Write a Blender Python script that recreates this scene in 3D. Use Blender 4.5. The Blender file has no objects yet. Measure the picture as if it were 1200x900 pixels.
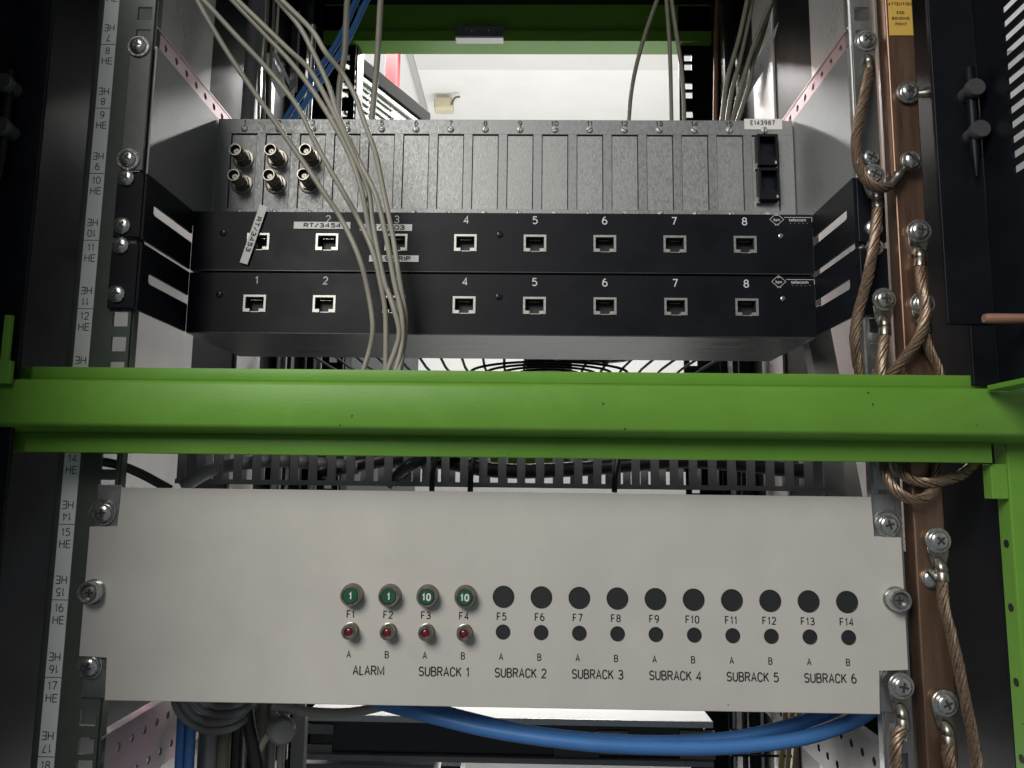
import bpy, bmesh, math, random
from mathutils import Vector, Matrix
random.seed(7)
S = 0.001                       # every number below is in millimetres
scn = bpy.context.scene
col = scn.collection

# ------------------------------------------------------------------ camera
CAM = Vector((19.95, -461.996, 5.354)); FPX = 889.42
RIGHT = Vector((0.99977083, 0.01755988, 0.01224515))
FWD = Vector((-0.01900146, 0.99136389, 0.12975586))
UP = Vector((-0.00986091, -0.1299588, 0.99147036))
cd = bpy.data.cameras.new('camera'); cam = bpy.data.objects.new('camera', cd); col.objects.link(cam)
m = Matrix.Identity(4)
for i in range(3):
    m[i][0] = RIGHT[i]; m[i][1] = UP[i]; m[i][2] = -FWD[i]; m[i][3] = CAM[i]*S
cam.matrix_world = m
cd.sensor_width = 36; cd.lens = FPX/1200*36; cd.clip_start = 0.01; cd.clip_end = 50
scn.camera = cam

# ------------------------------------------------------------------ light
w = bpy.data.worlds.new('World'); scn.world = w; w.use_nodes = True
bgn = w.node_tree.nodes['Background']; bgn.inputs[0].default_value = (0.80, 0.90, 1.0, 1); bgn.inputs[1].default_value = 0.15
def area(name, loc, target, sx, sy, power, colr):
    l = bpy.data.lights.new(name, 'AREA'); l.shape = 'RECTANGLE'; l.size = sx; l.size_y = sy; l.energy = power; l.color = colr
    o = bpy.data.objects.new(name, l); col.objects.link(o); o.location = Vector(loc)
    o.rotation_euler = (Vector(target)-Vector(loc)).to_track_quat('-Z', 'Y').to_euler()
    return o
sl = bpy.data.lights.new('aisle_lamp', 'SPOT'); sl.energy = 120; sl.color = (1.0, 0.96, 0.90); sl.shadow_soft_size = 0.46
sl.spot_size = math.radians(57); sl.spot_blend = 0.45
so = bpy.data.objects.new('aisle_lamp', sl); col.objects.link(so); so.location = (-0.72, -1.35, 0.95)
so.rotation_euler = (Vector((0.12, 0, -0.24))-so.location).to_track_quat('-Z', 'Y').to_euler()
area('rear_fill_low', (0.05, 1.6, -0.85), (0.05, 0.2, -0.2), 1.2, 0.2, 9, (1.0, 0.98, 0.95))  # added fill without a fixture, brightens surfaces under the panel from behind
area('ceiling_fill', (0.1, 1.45, 0.2), (0.1, 1.8, 1.4), 1.6, 0.9, 20, (1.0, 0.98, 0.95))  # added uplight without a fixture, brightens the ceiling
area('room_lamp_rear', (0.1, 1.45, 1.27), (0.05, 0.1, 0.2), 1.4, 0.15, 80, (1.0, 0.98, 0.95))
scn.view_settings.view_transform = 'Standard'; scn.view_settings.look = 'None'
scn.view_settings.exposure = 0.0; scn.view_settings.gamma = 1

# ------------------------------------------------------------------ pixel rays of the photograph (measuring aid: depth is always given)
def ray(x, y): return RIGHT*((x-600)/FPX) + FWD - UP*((y-450)/FPX)
def at(x, y, Y): d = ray(x, y); return CAM + d*((Y-CAM.y)/d.y)
def atx(x, y, X): d = ray(x, y); return CAM + d*((X-CAM.x)/d.x)
def atz(x, y, Z): d = ray(x, y); return CAM + d*((Z-CAM.z)/d.z)

# ------------------------------------------------------------------ materials
MATS = {}
def mat(name, colr, rough=0.5, *a, spangle=0.0, wear=None, **k):
    M = mat0(name, colr, rough, *a, **k)
    if wear:        # sparse specks, chips and smudges: wear = (colour, speck scale, threshold, smudge amount)
        wc, wsc, th, sm = wear
        nt = M.node_tree; N = nt.nodes; L = nt.links; p = N['Principled BSDF']; tc = N.new('ShaderNodeTexCoord')
        src = p.inputs['Base Color'].links[0].from_socket
        n = N.new('ShaderNodeTexNoise'); n.inputs['Scale'].default_value = wsc; n.inputs['Detail'].default_value = 2; L.new(tc.outputs['Object'], n.inputs['Vector'])
        mr = N.new('ShaderNodeMapRange'); mr.inputs[1].default_value = th; mr.inputs[2].default_value = th+.03; L.new(n.outputs['Fac'], mr.inputs[0])
        mx = N.new('ShaderNodeMix'); mx.data_type = 'RGBA'; L.new(mr.outputs[0], mx.inputs[0]); L.new(src, mx.inputs[6]); mx.inputs[7].default_value = (*wc, 1)
        n2 = N.new('ShaderNodeTexNoise'); n2.inputs['Scale'].default_value = 9; n2.inputs['Detail'].default_value = 7; n2.inputs['Roughness'].default_value = .7; n2.inputs['Distortion'].default_value = .6; L.new(tc.outputs['Object'], n2.inputs['Vector'])
        m2 = N.new('ShaderNodeMapRange'); m2.inputs[1].default_value = .35; m2.inputs[2].default_value = .65; m2.inputs[3].default_value = 1-sm; m2.inputs[4].default_value = 1+sm; L.new(n2.outputs['Fac'], m2.inputs[0])
        sc = N.new('ShaderNodeVectorMath'); sc.operation = 'SCALE'; L.new(mx.outputs[2], sc.inputs[0]); L.new(m2.outputs[0], sc.inputs['Scale']); L.new(sc.outputs[0], p.inputs['Base Color'])
    if spangle:
        nt = M.node_tree; N = nt.nodes; L = nt.links; p = N['Principled BSDF']
        src = p.inputs['Base Color'].links[0].from_socket
        vo = N.new('ShaderNodeTexVoronoi'); vo.inputs['Scale'].default_value = 800
        mp = N.new('ShaderNodeMapping'); mp.inputs['Scale'].default_value = (1, 1, .5); tc = N.new('ShaderNodeTexCoord'); oi = N.new('ShaderNodeObjectInfo'); L.new(tc.outputs['Object'], mp.inputs[0]); L.new(oi.outputs['Location'], mp.inputs['Location']); L.new(mp.outputs[0], vo.inputs['Vector'])
        n3 = N.new('ShaderNodeTexNoise'); n3.inputs['Scale'].default_value = 30; n3.inputs['Detail'].default_value = 3; L.new(mp.outputs[0], n3.inputs['Vector'])
        bw = N.new('ShaderNodeRGBToBW'); L.new(vo.outputs['Color'], bw.inputs[0])
        mr = N.new('ShaderNodeMapRange'); mr.inputs[3].default_value = 1-spangle; mr.inputs[4].default_value = 1+spangle; av = N.new('ShaderNodeMath'); av.operation = 'MULTIPLY_ADD'; L.new(n3.outputs['Fac'], av.inputs[0]); av.inputs[1].default_value = .35; sb_ = N.new('ShaderNodeMath'); sb_.operation = 'ADD'; sb_.inputs[1].default_value = -.175; L.new(bw.outputs[0], sb_.inputs[0]); L.new(sb_.outputs[0], av.inputs[2]); L.new(av.outputs[0], mr.inputs[0])
        sc = N.new('ShaderNodeVectorMath'); sc.operation = 'SCALE'; L.new(src, sc.inputs[0]); L.new(mr.outputs[0], sc.inputs['Scale']); L.new(sc.outputs[0], p.inputs['Base Color'])
        mr2 = N.new('ShaderNodeMapRange'); mr2.inputs[3].default_value = rough-.10; mr2.inputs[4].default_value = rough+.12; L.new(bw.outputs[0], mr2.inputs[0]); L.new(mr2.outputs[0], p.inputs['Roughness'])
    return M
def mat0(name, colr, rough=0.5, metal=0.0, noise=0.0, nscale=60.0, bump=0.0, bscale=400.0, stretch=(1,1,1), rvar=0.0, coat=0.0, spec=0.5, col2=None):
    M = bpy.data.materials.new(name); M.use_nodes = True; nt = M.node_tree; N = nt.nodes; L = nt.links
    p = N['Principled BSDF']; p.inputs['Base Color'].default_value = (*colr, 1); p.inputs['Roughness'].default_value = rough
    p.inputs['Metallic'].default_value = metal; p.inputs['Specular IOR Level'].default_value = spec
    p.inputs['Coat Weight'].default_value = coat
    tc = N.new('ShaderNodeTexCoord'); mp = N.new('ShaderNodeMapping'); mp.inputs['Scale'].default_value = stretch
    L.new(tc.outputs['Object'], mp.inputs[0])
    if noise > 0 or rvar > 0:
        n = N.new('ShaderNodeTexNoise'); n.inputs['Scale'].default_value = nscale; n.inputs['Detail'].default_value = 6; n.inputs['Roughness'].default_value = .65
        L.new(mp.outputs[0], n.inputs['Vector'])
        mr = N.new('ShaderNodeMapRange'); mr.inputs[1].default_value = .3; mr.inputs[2].default_value = .7
        L.new(n.outputs['Fac'], mr.inputs[0])
        if noise > 0:
            mx = N.new('ShaderNodeMix'); mx.data_type = 'RGBA'
            c2 = col2 or tuple(c*(1-noise) for c in colr)
            c1 = colr if col2 else tuple(min(1, c*(1+noise)) for c in colr)
            mx.inputs[6].default_value = (*c2, 1); mx.inputs[7].default_value = (*c1, 1)
            L.new(mr.outputs[0], mx.inputs[0]); L.new(mx.outputs[2], p.inputs['Base Color'])
        if rvar > 0:
            r = N.new('ShaderNodeMapRange'); r.inputs[3].default_value = max(.02, rough-rvar); r.inputs[4].default_value = min(1, rough+rvar)
            L.new(mr.outputs[0], r.inputs[0]); L.new(r.outputs[0], p.inputs['Roughness'])
    if bump > 0:
        b = N.new('ShaderNodeBump'); b.inputs['Strength'].default_value = bump; b.inputs['Distance'].default_value = 0.0004
        n2 = N.new('ShaderNodeTexNoise'); n2.inputs['Scale'].default_value = bscale; n2.inputs['Detail'].default_value = 4
        L.new(mp.outputs[0], n2.inputs['Vector']); L.new(n2.outputs['Fac'], b.inputs['Height']); L.new(b.outputs[0], p.inputs['Normal'])
    MATS[name] = M; return M
mat('galv', (.285, .295, .296), .48, .6, .10, 900, .25, 1500, (1, 1, .55), .08, spangle=.13)
mat('ear_grey', (.13, .135, .13), .42, .4, .1, 200)
mat('black_matte', (.008, .008, .009), .75, spec=.1)
mat('board_white', (.66, .66, .645), .85, 0, .03, 6)
mat('galv_smooth', (.42, .43, .43), .33, .9, .10, 120, .1, 300, (1, 1, .3), .10)
mat('passivated', (.66, .40, .47), .36, .7, .6, 26, .06, 300, (1, 1, 1), .1, col2=(.42, .44, .42))
mat('rail_green_grey', (.088, .108, .092), .42, .3, .12, 90, .08, 500)  # dark green-grey, partly metallic, for the left rail
mat('panel_grey', (.475, .462, .432), .48, 0, .03, 25, .10, 1500, rvar=.05, wear=((.16, .15, .14), 420, .785, .045))
mat('black_satin', (.0042, .0054, .0088), .45, 0, .2, 40, .10, 1600, rvar=.06, spec=.2, wear=((.05, .05, .05), 520, .77, .25))
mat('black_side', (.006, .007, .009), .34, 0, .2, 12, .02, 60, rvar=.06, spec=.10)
mat('black_gloss', (.010, .012, .015), .22, 0, .2, 12, .02, 60, rvar=.05)
mat('painted_reflection', (.50, .485, .48), .30, .25, .25, 5, .05, 12, (1, 1, .5), .08)  # pale colour standing in for bright reflections on the side walls
mat('black_brushed', (.035, .038, .038), .38, .35, .30, 16, .08, 300, (1, 12, 4), .08)
mat('green', (.120, .285, .036), .44, 0, .07, 14, .18, 350, (1, 1, 2), .06, spec=.3, wear=((.035, .06, .02), 160, .755, .07))
mat('dark_hole', (.004, .004, .005), .6)
mat('plug_black', (.016, .0165, .019), .5)
mat('zinc', (.54, .55, .53), .26, .9, .20, 500, .05, 800, rvar=.08)
mat('zinc_yellow', (.55, .50, .36), .25, 1.0, .2, 300, rvar=.10)
mat('recess', (.05, .05, .05), .45, .5)
mat('steel_dull', (.20, .20, .195), .42, .7)
mat('zinc_dull', (.50, .50, .48), .42, .35, .15, 500)
mat('knob_grey', (.05, .05, .054), .4, 0, .1, 60)
mat('galv_plate', (.315, .322, .318), .46, .5, .13, 1300, .3, 2200, (1, 1, .4), .1, spangle=.15)
mat('nickel', (.29, .272, .235), .36, 1.0, .25, 260, rvar=.10)
mat('shield', (.44, .44, .41), .38, .7, .12, 600, rvar=.08)
mat('copper', (.31, .195, .135), .42, .9, .32, 30, .08, 300, (7, 7, .6), .08, col2=(.24, .148, .105))
mat('braid', (.29, .205, .145), .48, .6, .4, 700, rvar=.1, coat=.25, col2=(.11, .075, .05))
mat('pin_copper', (.46, .25, .19), .38, .5, .1, 200)
mat('label_white', (.80, .81, .80), .5, 0, .04, 60)
mat('paper', (.80, .80, .78), .55, 0, .04, 200)
mat('print_black', (.012, .012, .014), .6)
mat('print_white', (.62, .63, .64), .6)
mat('yellow_label', (.62, .40, .085), .45, 0, .05, 100)
mat('fuse_green', (.017, .078, .043), .35, 0, .15, 300)
mat('lens_red', (.13, .008, .012), .22, 0, .2, 400, coat=.4)
mat('cable_grey', (.31, .295, .245), .48, 0, .07, 60, .08, 500, wear=((.16, .15, .12), 300, .74, .08))
mat('cable_olive', (.15, .145, .11), .5, 0, .1, 60)
mat('cable_mid', (.20, .20, .195), .30, 0, .1, 60)
mat('cable_dark', (.018, .018, .020), .38, 0, .1, 60)
mat('cable_blue', (.048, .165, .42), .40, 0, .07, 30, .12, 160, wear=((.10, .17, .32), 300, .73, .08))
mat('cable_yellow', (.40, .30, .10), .45, 0, .1, 60)
mat('duct_grey', (.18, .18, .188), .5, 0, .08, 100)
mat('white_wall', (.82, .82, .80), .85, 0, .03, 4, .2, 60)
mat('ceiling_white', (.80, .80, .785), .85, 0, .04, 6, .2, 40)
mat('bead_grey', (.45, .45, .44), .6)
mat('red_paint', (.62, .035, .04), .45, 0, .05, 20)
mat('cabinet_grey', (.20, .205, .215), .45, .2, .05, 20)
mat('beige', (.62, .56, .40), .6, 0, .15, 12)
mat('white_powder', (.72, .72, .71), .5, 0, .03, 10)
mat('rust', (.22, .12, .07), .6, .3, .3, 40)

# ------------------------------------------------------------------ mesh builder
class MB:
    def __init__(s): s.bm = bmesh.new(); s.mi = 0
    def _f(s, vs):
        try: f = s.bm.faces.new(vs); f.material_index = s.mi; return f
        except ValueError: return None
    def box(s, x0, x1, y0, y1, z0, z1, bev=0, seg=2):
        v = [s.bm.verts.new((x*S, y*S, z*S)) for x in (x0, x1) for y in (y0, y1) for z in (z0, z1)]
        fs = [s._f([v[i] for i in q]) for q in ((0,1,3,2), (4,6,7,5), (0,4,5,1), (2,3,7,6), (0,2,6,4), (1,5,7,3))]
        if bev:
            es = list({e for f in fs for e in f.edges})
            r = bmesh.ops.bevel(s.bm, geom=es, offset=bev*S, segments=seg, affect='EDGES', profile=.5)
            for f in r['faces']: f.material_index = s.mi
        return s
    def prism(s, pts, a0, a1, axis='y', bev=0):
        # pts outline in the plane across the axis: y -> (x,z), x -> (y,z), z -> (x,y)
        def mk(p, a):
            if axis == 'y': return (p[0]*S, a*S, p[1]*S)
            if axis == 'x': return (a*S, p[0]*S, p[1]*S)
            return (p[0]*S, p[1]*S, a*S)
        A = [s.bm.verts.new(mk(p, a0)) for p in pts]; Bv = [s.bm.verts.new(mk(p, a1)) for p in pts]
        n = len(pts); fs = [s._f(A), s._f(Bv[::-1])]
        for i in range(n): fs.append(s._f([A[i], Bv[i], Bv[(i+1) % n], A[(i+1) % n]]))
        if bev:
            es = list(fs[0].edges)+list(fs[1].edges)
            r = bmesh.ops.bevel(s.bm, geom=es, offset=bev*S, segments=2, affect='EDGES', profile=.5)
            for f in r['faces']: f.material_index = s.mi
        return s
    def lathe(s, c, d, prof, n=20):
        # prof: list of (along, radius) from c along d
        d = Vector(d).normalized(); c = Vector(c)
        a = d.orthogonal().normalized(); b = d.cross(a)
        rings = []
        for t, r in prof:
            if r <= 0: rings.append([s.bm.verts.new((c+d*t)*S)])
            else: rings.append([s.bm.verts.new((c+d*t+(a*math.cos(k*2*math.pi/n)+b*math.sin(k*2*math.pi/n))*r)*S) for k in range(n)])
        for i in range(len(rings)-1):
            p, q = rings[i], rings[i+1]
            for k in range(n):
                k2 = (k+1) % n
                if len(p) == 1 and len(q) == 1: continue
                if len(p) == 1: s._f([p[0], q[k], q[k2]])
                elif len(q) == 1: s._f([p[k], p[k2], q[0]])
                else: s._f([p[k], p[k2], q[k2], q[k]])
        if len(rings[0]) > 1: s._f(rings[0][::-1])
        if len(rings[-1]) > 1: s._f(rings[-1])
        return s
    def tube(s, path, r, n=8, radii=None):
        path = [Vector(p) for p in path]; N = len(path); prev = None; fr = []
        for i in range(N):
            t = (path[min(i+1, N-1)]-path[max(i-1, 0)]).normalized()
            a = (prev - t*prev.dot(t)).normalized() if prev and (prev - t*prev.dot(t)).length > 1e-6 else t.orthogonal().normalized()
            prev = a; fr.append((path[i], a, t.cross(a)))
        rings = []
        for i, (c, a, b) in enumerate(fr):
            rr = radii[i] if radii else r
            rings.append([s.bm.verts.new((c+(a*math.cos(k*2*math.pi/n)+b*math.sin(k*2*math.pi/n))*rr)*S) for k in range(n)])
        for i in range(N-1):
            for k in range(n): s._f([rings[i][k], rings[i][(k+1) % n], rings[i+1][(k+1) % n], rings[i+1][k]])
        s._f(rings[0][::-1]); s._f(rings[-1])
        return s
    def twist(s, path, R, strands=9, pitch=34, n=6):
        path = [Vector(p) for p in path]; N = len(path); prev = None; fr = []; L = [0]
        for i in range(N):
            if i: L.append(L[-1]+(path[i]-path[i-1]).length)
            t = (path[min(i+1, N-1)]-path[max(i-1, 0)]).normalized()
            a = (prev - t*prev.dot(t)).normalized() if prev else t.orthogonal().normalized()
            prev = a; fr.append((path[i], a, t.cross(a)))
        rs = R*1.05*math.sin(math.pi/strands)/(1+math.sin(math.pi/strands))
        for k in range(strands):
            pp = []
            for i, (c, a, b) in enumerate(fr):
                ph = 2*math.pi*(k/strands + L[i]/pitch) + .16*math.sin(L[i]*.11+k*2.3) + .1*math.sin(L[i]*.047+k); pp.append(c+(a*math.cos(ph)+b*math.sin(ph))*(R-rs+.16*math.sin(L[i]*.19+k*1.7)))
            s.tube(pp, rs*1.15, n)
        s.tube(path, (R-rs)*.9, 8)
        return s
    def quad(s, *ps): s._f([s.bm.verts.new(Vector(p)*S) for p in ps]); return s
    def build(s, name, mats, parent=None, smooth=False):
        if isinstance(mats, str): mats = [mats]
        bmesh.ops.recalc_face_normals(s.bm, faces=s.bm.faces)
        me = bpy.data.meshes.new(name); s.bm.to_mesh(me); s.bm.free()
        for q in mats: me.materials.append(MATS[q])
        if smooth:
            me.polygons.foreach_set('use_smooth', [True]*len(me.polygons))
            me.set_sharp_from_angle(angle=math.radians(42))
        o = bpy.data.objects.new(name, me); col.objects.link(o)
        if parent: o.parent = parent
        return o

def tag(o, label=None, cat=None, group=None, kind=None):
    if label: o['label'] = label
    if cat: o['category'] = cat
    if group: o['group'] = group
    if kind: o['kind'] = kind
    return o
def thing(name, label, cat, loc=(0, 0, 0), group=None):
    o = bpy.data.objects.new(name, None); col.objects.link(o); o.location = Vector(loc)*S; o.empty_display_size = .02
    return tag(o, label, cat, group)
def dup(o, parent, off=(0, 0, 0), deep=True):
    c = o.copy(); col.objects.link(c); c.parent = parent; c.location = o.location + Vector(off)*S
    if deep:
        for ch in list(o.children): dup(ch, c)
    return c
def smooth_path(pts, step=4.0):
    pts = [Vector(p) for p in pts]; out = []
    P = [pts[0]*2-pts[1]] + pts + [pts[-1]*2-pts[-2]]
    for i in range(1, len(P)-2):
        a, b, c, d = P[i-1:i+3]; n = max(2, int((c-b).length/step))
        for k in range(n):
            t = k/n
            out.append(.5*((2*b)+(c-a)*t+(2*a-5*b+4*c-d)*t*t+(3*b-a-3*c+d)*t**3))
    out.append(pts[-1]); return out
TXT = {}
def AR(cx, cy, rx, ry, a0, a1, n=10): return [(cx+rx*math.cos(math.radians(a0+(a1-a0)*k/n)), cy+ry*math.sin(math.radians(a0+(a1-a0)*k/n))) for k in range(n+1)]
def OV(): return AR(.5, .68, .5, .32, 0, 180)+AR(.5, .32, .5, .32, 180, 360)+[(1, .68)]
GL = {'0': (1, [OV()]), '1': (.5, [[(.0, .74), (.72, .98), (.72, 0)]]), '2': (1, [AR(.5, .71, .47, .29, 165, -25)+[(.03, 0), (1, 0)]]),
 '3': (1, [AR(.47, .755, .45, .245, 155, -90)+AR(.47, .26, .53, .26, 90, -160)]), '4': (1, [[(.76, 0), (.76, 1), (0, .27), (1, .27)]]),
 '5': (1, [[(.92, 1), (.18, 1), (.12, .585)]+AR(.45, .325, .55, .325, 128, -142)]), '6': (1, [AR(.5, .31, .5, .31, 180, -180, 16), AR(.62, .31, .62, .69, 180, 82)]),
 '7': (1, [[(0, 1), (1, 1), (.36, 0)]]), '8': (1, [AR(.5, .76, .43, .24, -90, 270, 16), AR(.5, .26, .5, .26, -90, 270, 16)]), '9': (1, [AR(.5, .69, .5, .31, 0, 360, 16), AR(.38, .69, .62, .69, 0, -98)]),
 'A': (1.08, [[(0, 0), (.5, 1), (1, 0)], [(.17, .33), (.83, .33)]]), 'B': (1, [[(0, 0), (0, 1), (.5, 1)]+AR(.5, .765, .42, .235, 90, -90)+[(0, .53)], [(.5, .53)]+AR(.5, .265, .5, .265, 90, -90)+[(0, 0)]]),
 'C': (1, [AR(.5, .68, .5, .32, 12, 180)+AR(.5, .32, .5, .32, 180, 348)]), 'D': (1, [[(0, 0), (0, 1), (.45, 1)]+AR(.45, .68, .55, .32, 90, 0)+AR(.45, .32, .55, .32, 0, -90)+[(0, 0)]]),
 'E': (.9, [[(1, 0), (0, 0), (0, 1), (1, 1)], [(0, .52), (.88, .52)]]), 'F': (.88, [[(0, 0), (0, 1), (1, 1)], [(0, .50), (.85, .50)]]), 'G': (1, [AR(.5, .68, .5, .32, 12, 180)+AR(.5, .32, .5, .32, 180, 360)+[(1, .46), (.55, .46)]]),
 'H': (1, [[(0, 0), (0, 1)], [(1, 0), (1, 1)], [(0, .52), (1, .52)]]), 'I': (.12, [[(.5, 0), (.5, 1)]]), 'K': (1, [[(0, 0), (0, 1)], [(.95, 1), (0, .38)], [(.36, .6), (1, 0)]]), 'L': (.74, [[(0, 1), (0, 0), (1, 0)]]),
 'M': (1.35, [[(0, 0), (0, 1), (.5, .12), (1, 1), (1, 0)]]), 'N': (1, [[(0, 0), (0, 1), (1, 0), (1, 1)]]), 'O': (1, [OV()]), 'P': (1, [[(0, 0), (0, 1), (.5, 1)]+AR(.5, .74, .5, .26, 90, -90)+[(0, .48)]]),
 'R': (1, [[(0, 0), (0, 1), (.5, 1)]+AR(.5, .755, .48, .245, 90, -90)+[(0, .51)], [(.52, .51), (1, 0)]]), 'S': (1, [AR(.5, .745, .46, .255, 20, 250)+AR(.5, .265, .5, .265, 68, -158)]), 'T': (.95, [[(0, 1), (1, 1)], [(.5, 1), (.5, 0)]]),
 'U': (1, [[(0, 1), (0, .32)]+AR(.5, .32, .5, .32, 180, 360)+[(1, 1)]]), '/': (.8, [[(0, 0), (1, 1)]]), '.': (.12, [[(.5, 0), (.5, .13)]]), ' ': (.45, [])}
def stroke_mesh(s, h, wr, wt, m, name, space):
    b = MB(); x = 0; lay = 0
    for ch in s:
        gw, lines = GL[ch]; gw *= wr
        for ln in lines:
            P = []
            for p in ln:
                q = Vector((x+p[0]*gw, (p[1]-.5)*(h-wt)))
                if not P or (q-P[-1]).length > 1e-4: P.append(q)
            n = len(P); closed = (P[0]-P[-1]).length < 1e-3; L = []
            for i in range(n):
                d0 = (P[i]-P[i-1]) if i else ((P[-1]-P[-2]) if closed else P[1]-P[0]); d1 = (P[i+1]-P[i]) if i < n-1 else ((P[1]-P[0]) if closed else P[-1]-P[-2])
                d0.normalize(); d1.normalize(); n0 = Vector((-d0.y, d0.x)); n1 = Vector((-d1.y, d1.x)); mm = (n0+n1)
                mm = n1 if mm.length < .2 else mm.normalized()
                k = min(1.9, 1/max(.3, mm.dot(n1))); L.append(mm*(wt/2*k))
            lay += 1; zz = (lay % 3)*.004
            for i in range(n-1): b.quad((*(P[i]-L[i]), zz), (*(P[i+1]-L[i+1]), zz), (*(P[i+1]+L[i+1]), zz), (*(P[i]+L[i]), zz))
        x += gw + h*.17*space + wt*.75
    o = b.build(name, m); me = o.data; bpy.data.objects.remove(o)
    xs_ = [v.co.x for v in me.vertices]; me.transform(Matrix.Translation((-(min(xs_)+max(xs_))/2, 0, 0))); return me
def text(s, h, x, y, z, m, parent, name='printed_number', xs=1.0, turn=0.0, weight=0.0, yaw=0.0, space=1.0):
    key = (s, round(h, 2), m, xs, weight, space)
    if key not in TXT:
        if s.upper() == s: me = stroke_mesh(s, h, h*.60*xs, h*.142+weight*2.4, m, name, space)
        else:
            cu = bpy.data.curves.new(name, 'FONT'); cu.body = s; cu.align_x = 'CENTER'; cu.align_y = 'CENTER'; cu.size = h/0.70*S
            cu.offset = weight*S; cu.resolution_u = 3
            o = bpy.data.objects.new('tmp', cu); col.objects.link(o)
            me = bpy.data.meshes.new_from_object(o.evaluated_get(bpy.context.evaluated_depsgraph_get()))
            me.transform(Matrix.Diagonal((xs, 1, 1, 1)))
            bpy.data.objects.remove(o); me.materials.clear(); me.materials.append(MATS[m]); me.name = name
        TXT[key] = me
    o = bpy.data.objects.new(name, TXT[key]); col.objects.link(o)
    o.matrix_local = Matrix.Translation((x*S, y*S, z*S)) @ Matrix.Rotation(yaw, 4, 'Z') @ Matrix.Rotation(math.pi/2, 4, 'X') @ Matrix.Rotation(turn, 4, 'Z')
    if parent: o.parent = parent
    return o

# a cross-head pan screw with washer; head points to -Y unless d given
def screw_mesh(r, washer=0.0, slot=False, hgt=None, mt='zinc'):
    b = MB(); hgt = hgt or r*.5
    if washer: b.lathe((0, 0, 0), (0, -1, 0), [(0, washer), (.9, washer), (1.3, washer-.4), (1.3, r*.9)], 24)
    o0 = 1.3 if washer else 0
    b.lathe((0, -o0, 0), (0, -1, 0), [(0, r*.97), (hgt*.25, r), (hgt*.55, r*.95), (hgt*.82, r*.78), (hgt*.97, r*.5), (hgt, r*.3), (hgt, 0)], 24)
    b.mi = 1
    top = -(o0+hgt)
    if slot: b.box(-r*.9, r*.9, top-.05, top+hgt*.75, -r*.13, r*.13)
    else:
        b.box(-r*.52, r*.52, top-.06, top+hgt*.5, -r*.11, r*.11); b.box(-r*.11, r*.11, top-.10, top+hgt*.5, -r*.52, r*.52)
    o = b.build('screw', [mt, 'recess'], None, True); me = o.data; bpy.data.objects.remove(o); return me
SCREW = screw_mesh(5.6); SCREW_W = screw_mesh(5.4, 7.4); SCREW_S = screw_mesh(2.7, 0, True, 1.3, 'zinc_dull'); SCREW_T = screw_mesh(2.0); SCREW_SLOT = screw_mesh(5.6, 0, True, 4)
def screw(me, parent, x, y, z, rot=None, name='screw'):
    o = bpy.data.objects.new(name, me); col.objects.link(o); o.parent = parent; o.location = Vector((x, y, z))*S
    o.rotation_euler = (0, random.uniform(0, 3.1) if rot is None else rot, 0); return o

# ================================================================== SETTING behind the rack
tag(MB().box(-1800, 2200, 2500, 2540, -1500, 1400).build('wall', 'white_wall'), 'plain white room wall far behind the rack', kind='structure')
ce = tag(MB().box(-1800, 2200, 900, 2500, 1400, 1440).build('ceiling', 'ceiling_white'), 'white painted ceiling above and behind the rack', kind='structure')
b = MB(); b.box(-382, -362, 900, 2495, 1384, 1400, 2); b.build('edge_bead', 'bead_grey', ce)
b = MB(); b.box(-362, 2190, 1838, 1846, 1395, 1400); b.build('joint_strip', 'bead_grey', ce)
b = MB(); b.box(-362, 2190, 1848, 1950, 1394, 1400, 1.5); b.build('ceiling_board', 'board_white', ce)
tag(MB().box(900, 930, -1400, 200, -900, 1300).build('aisle_wall', 'bead_grey'), 'white wall of the aisle seen through the slots of the right door frame', kind='structure')
p = atz(520, 129, 1340)
bx = thing('junction_box', 'small beige box fixed under the white ceiling behind the rack', 'junction box', p)
b = MB(); b.box(-34, 34, -20, 30, -2, 40, 5); b.build('housing', 'beige', bx)
b = MB(); b.tube(smooth_path([(30, -22, 10), (42, -24, 34), (60, -22, 40)]), 4); b.build('cable_stub', 'cable_olive', bx)
p0 = at(451, 90, 1500); p1 = at(464, 90, 1500)
rp = thing('red_pillar', 'narrow red upright on the white wall behind the vented grey cabinet', 'pillar', (p0.x, 1500, 0))
MB().box(0, p1.x-p0.x, 0, 60, -1400, 1384, 1).build('shaft', 'red_paint', rp)

# vented grey cabinet across the rear aisle
A = atz(404, 56, 720); Bq = atz(499, 133, 720)
dv = Vector((Bq.x-A.x, Bq.y-A.y, 0)); Ln = dv.length; ang = math.atan2(dv.y, dv.x)
vc = thing('vented_cabinet', 'grey louvred cabinet with black top edge seen behind the rack at upper left', 'cabinet', (A.x, A.y, 0)); vc.rotation_euler = (0, 0, ang)
MB().box(-260, Ln, 0, 12, -900, 690, 1).build('side_sheet', 'cabinet_grey', vc)
MB().box(-262, Ln+6, -8, 40, 694, 722, 2).build('top_edge', 'black_matte', vc)
MB().box(-262, Ln, -5, -.5, 684, 691).build('edge_trim', 'white_powder', vc)
lm = None
for k in range(18):
    z = 672-k*12.5
    for u in (0, 1):
        x0 = 8+u*Ln*.27
        o = MB().prism([(-3, 0), (-1, 4.2), (-.5, 4.2), (-.5, 0)], 0, Ln*.25, 'x').build('louvre', 'bead_grey', vc) if lm is None else dup(lm, vc)
        if lm is None: lm = o
        o.location = Vector((x0, 0, z))*S
MB().box(Ln*.555, Ln*.60, -4, -.6, 500, 660).build('red_mark', 'red_paint', vc)

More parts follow.
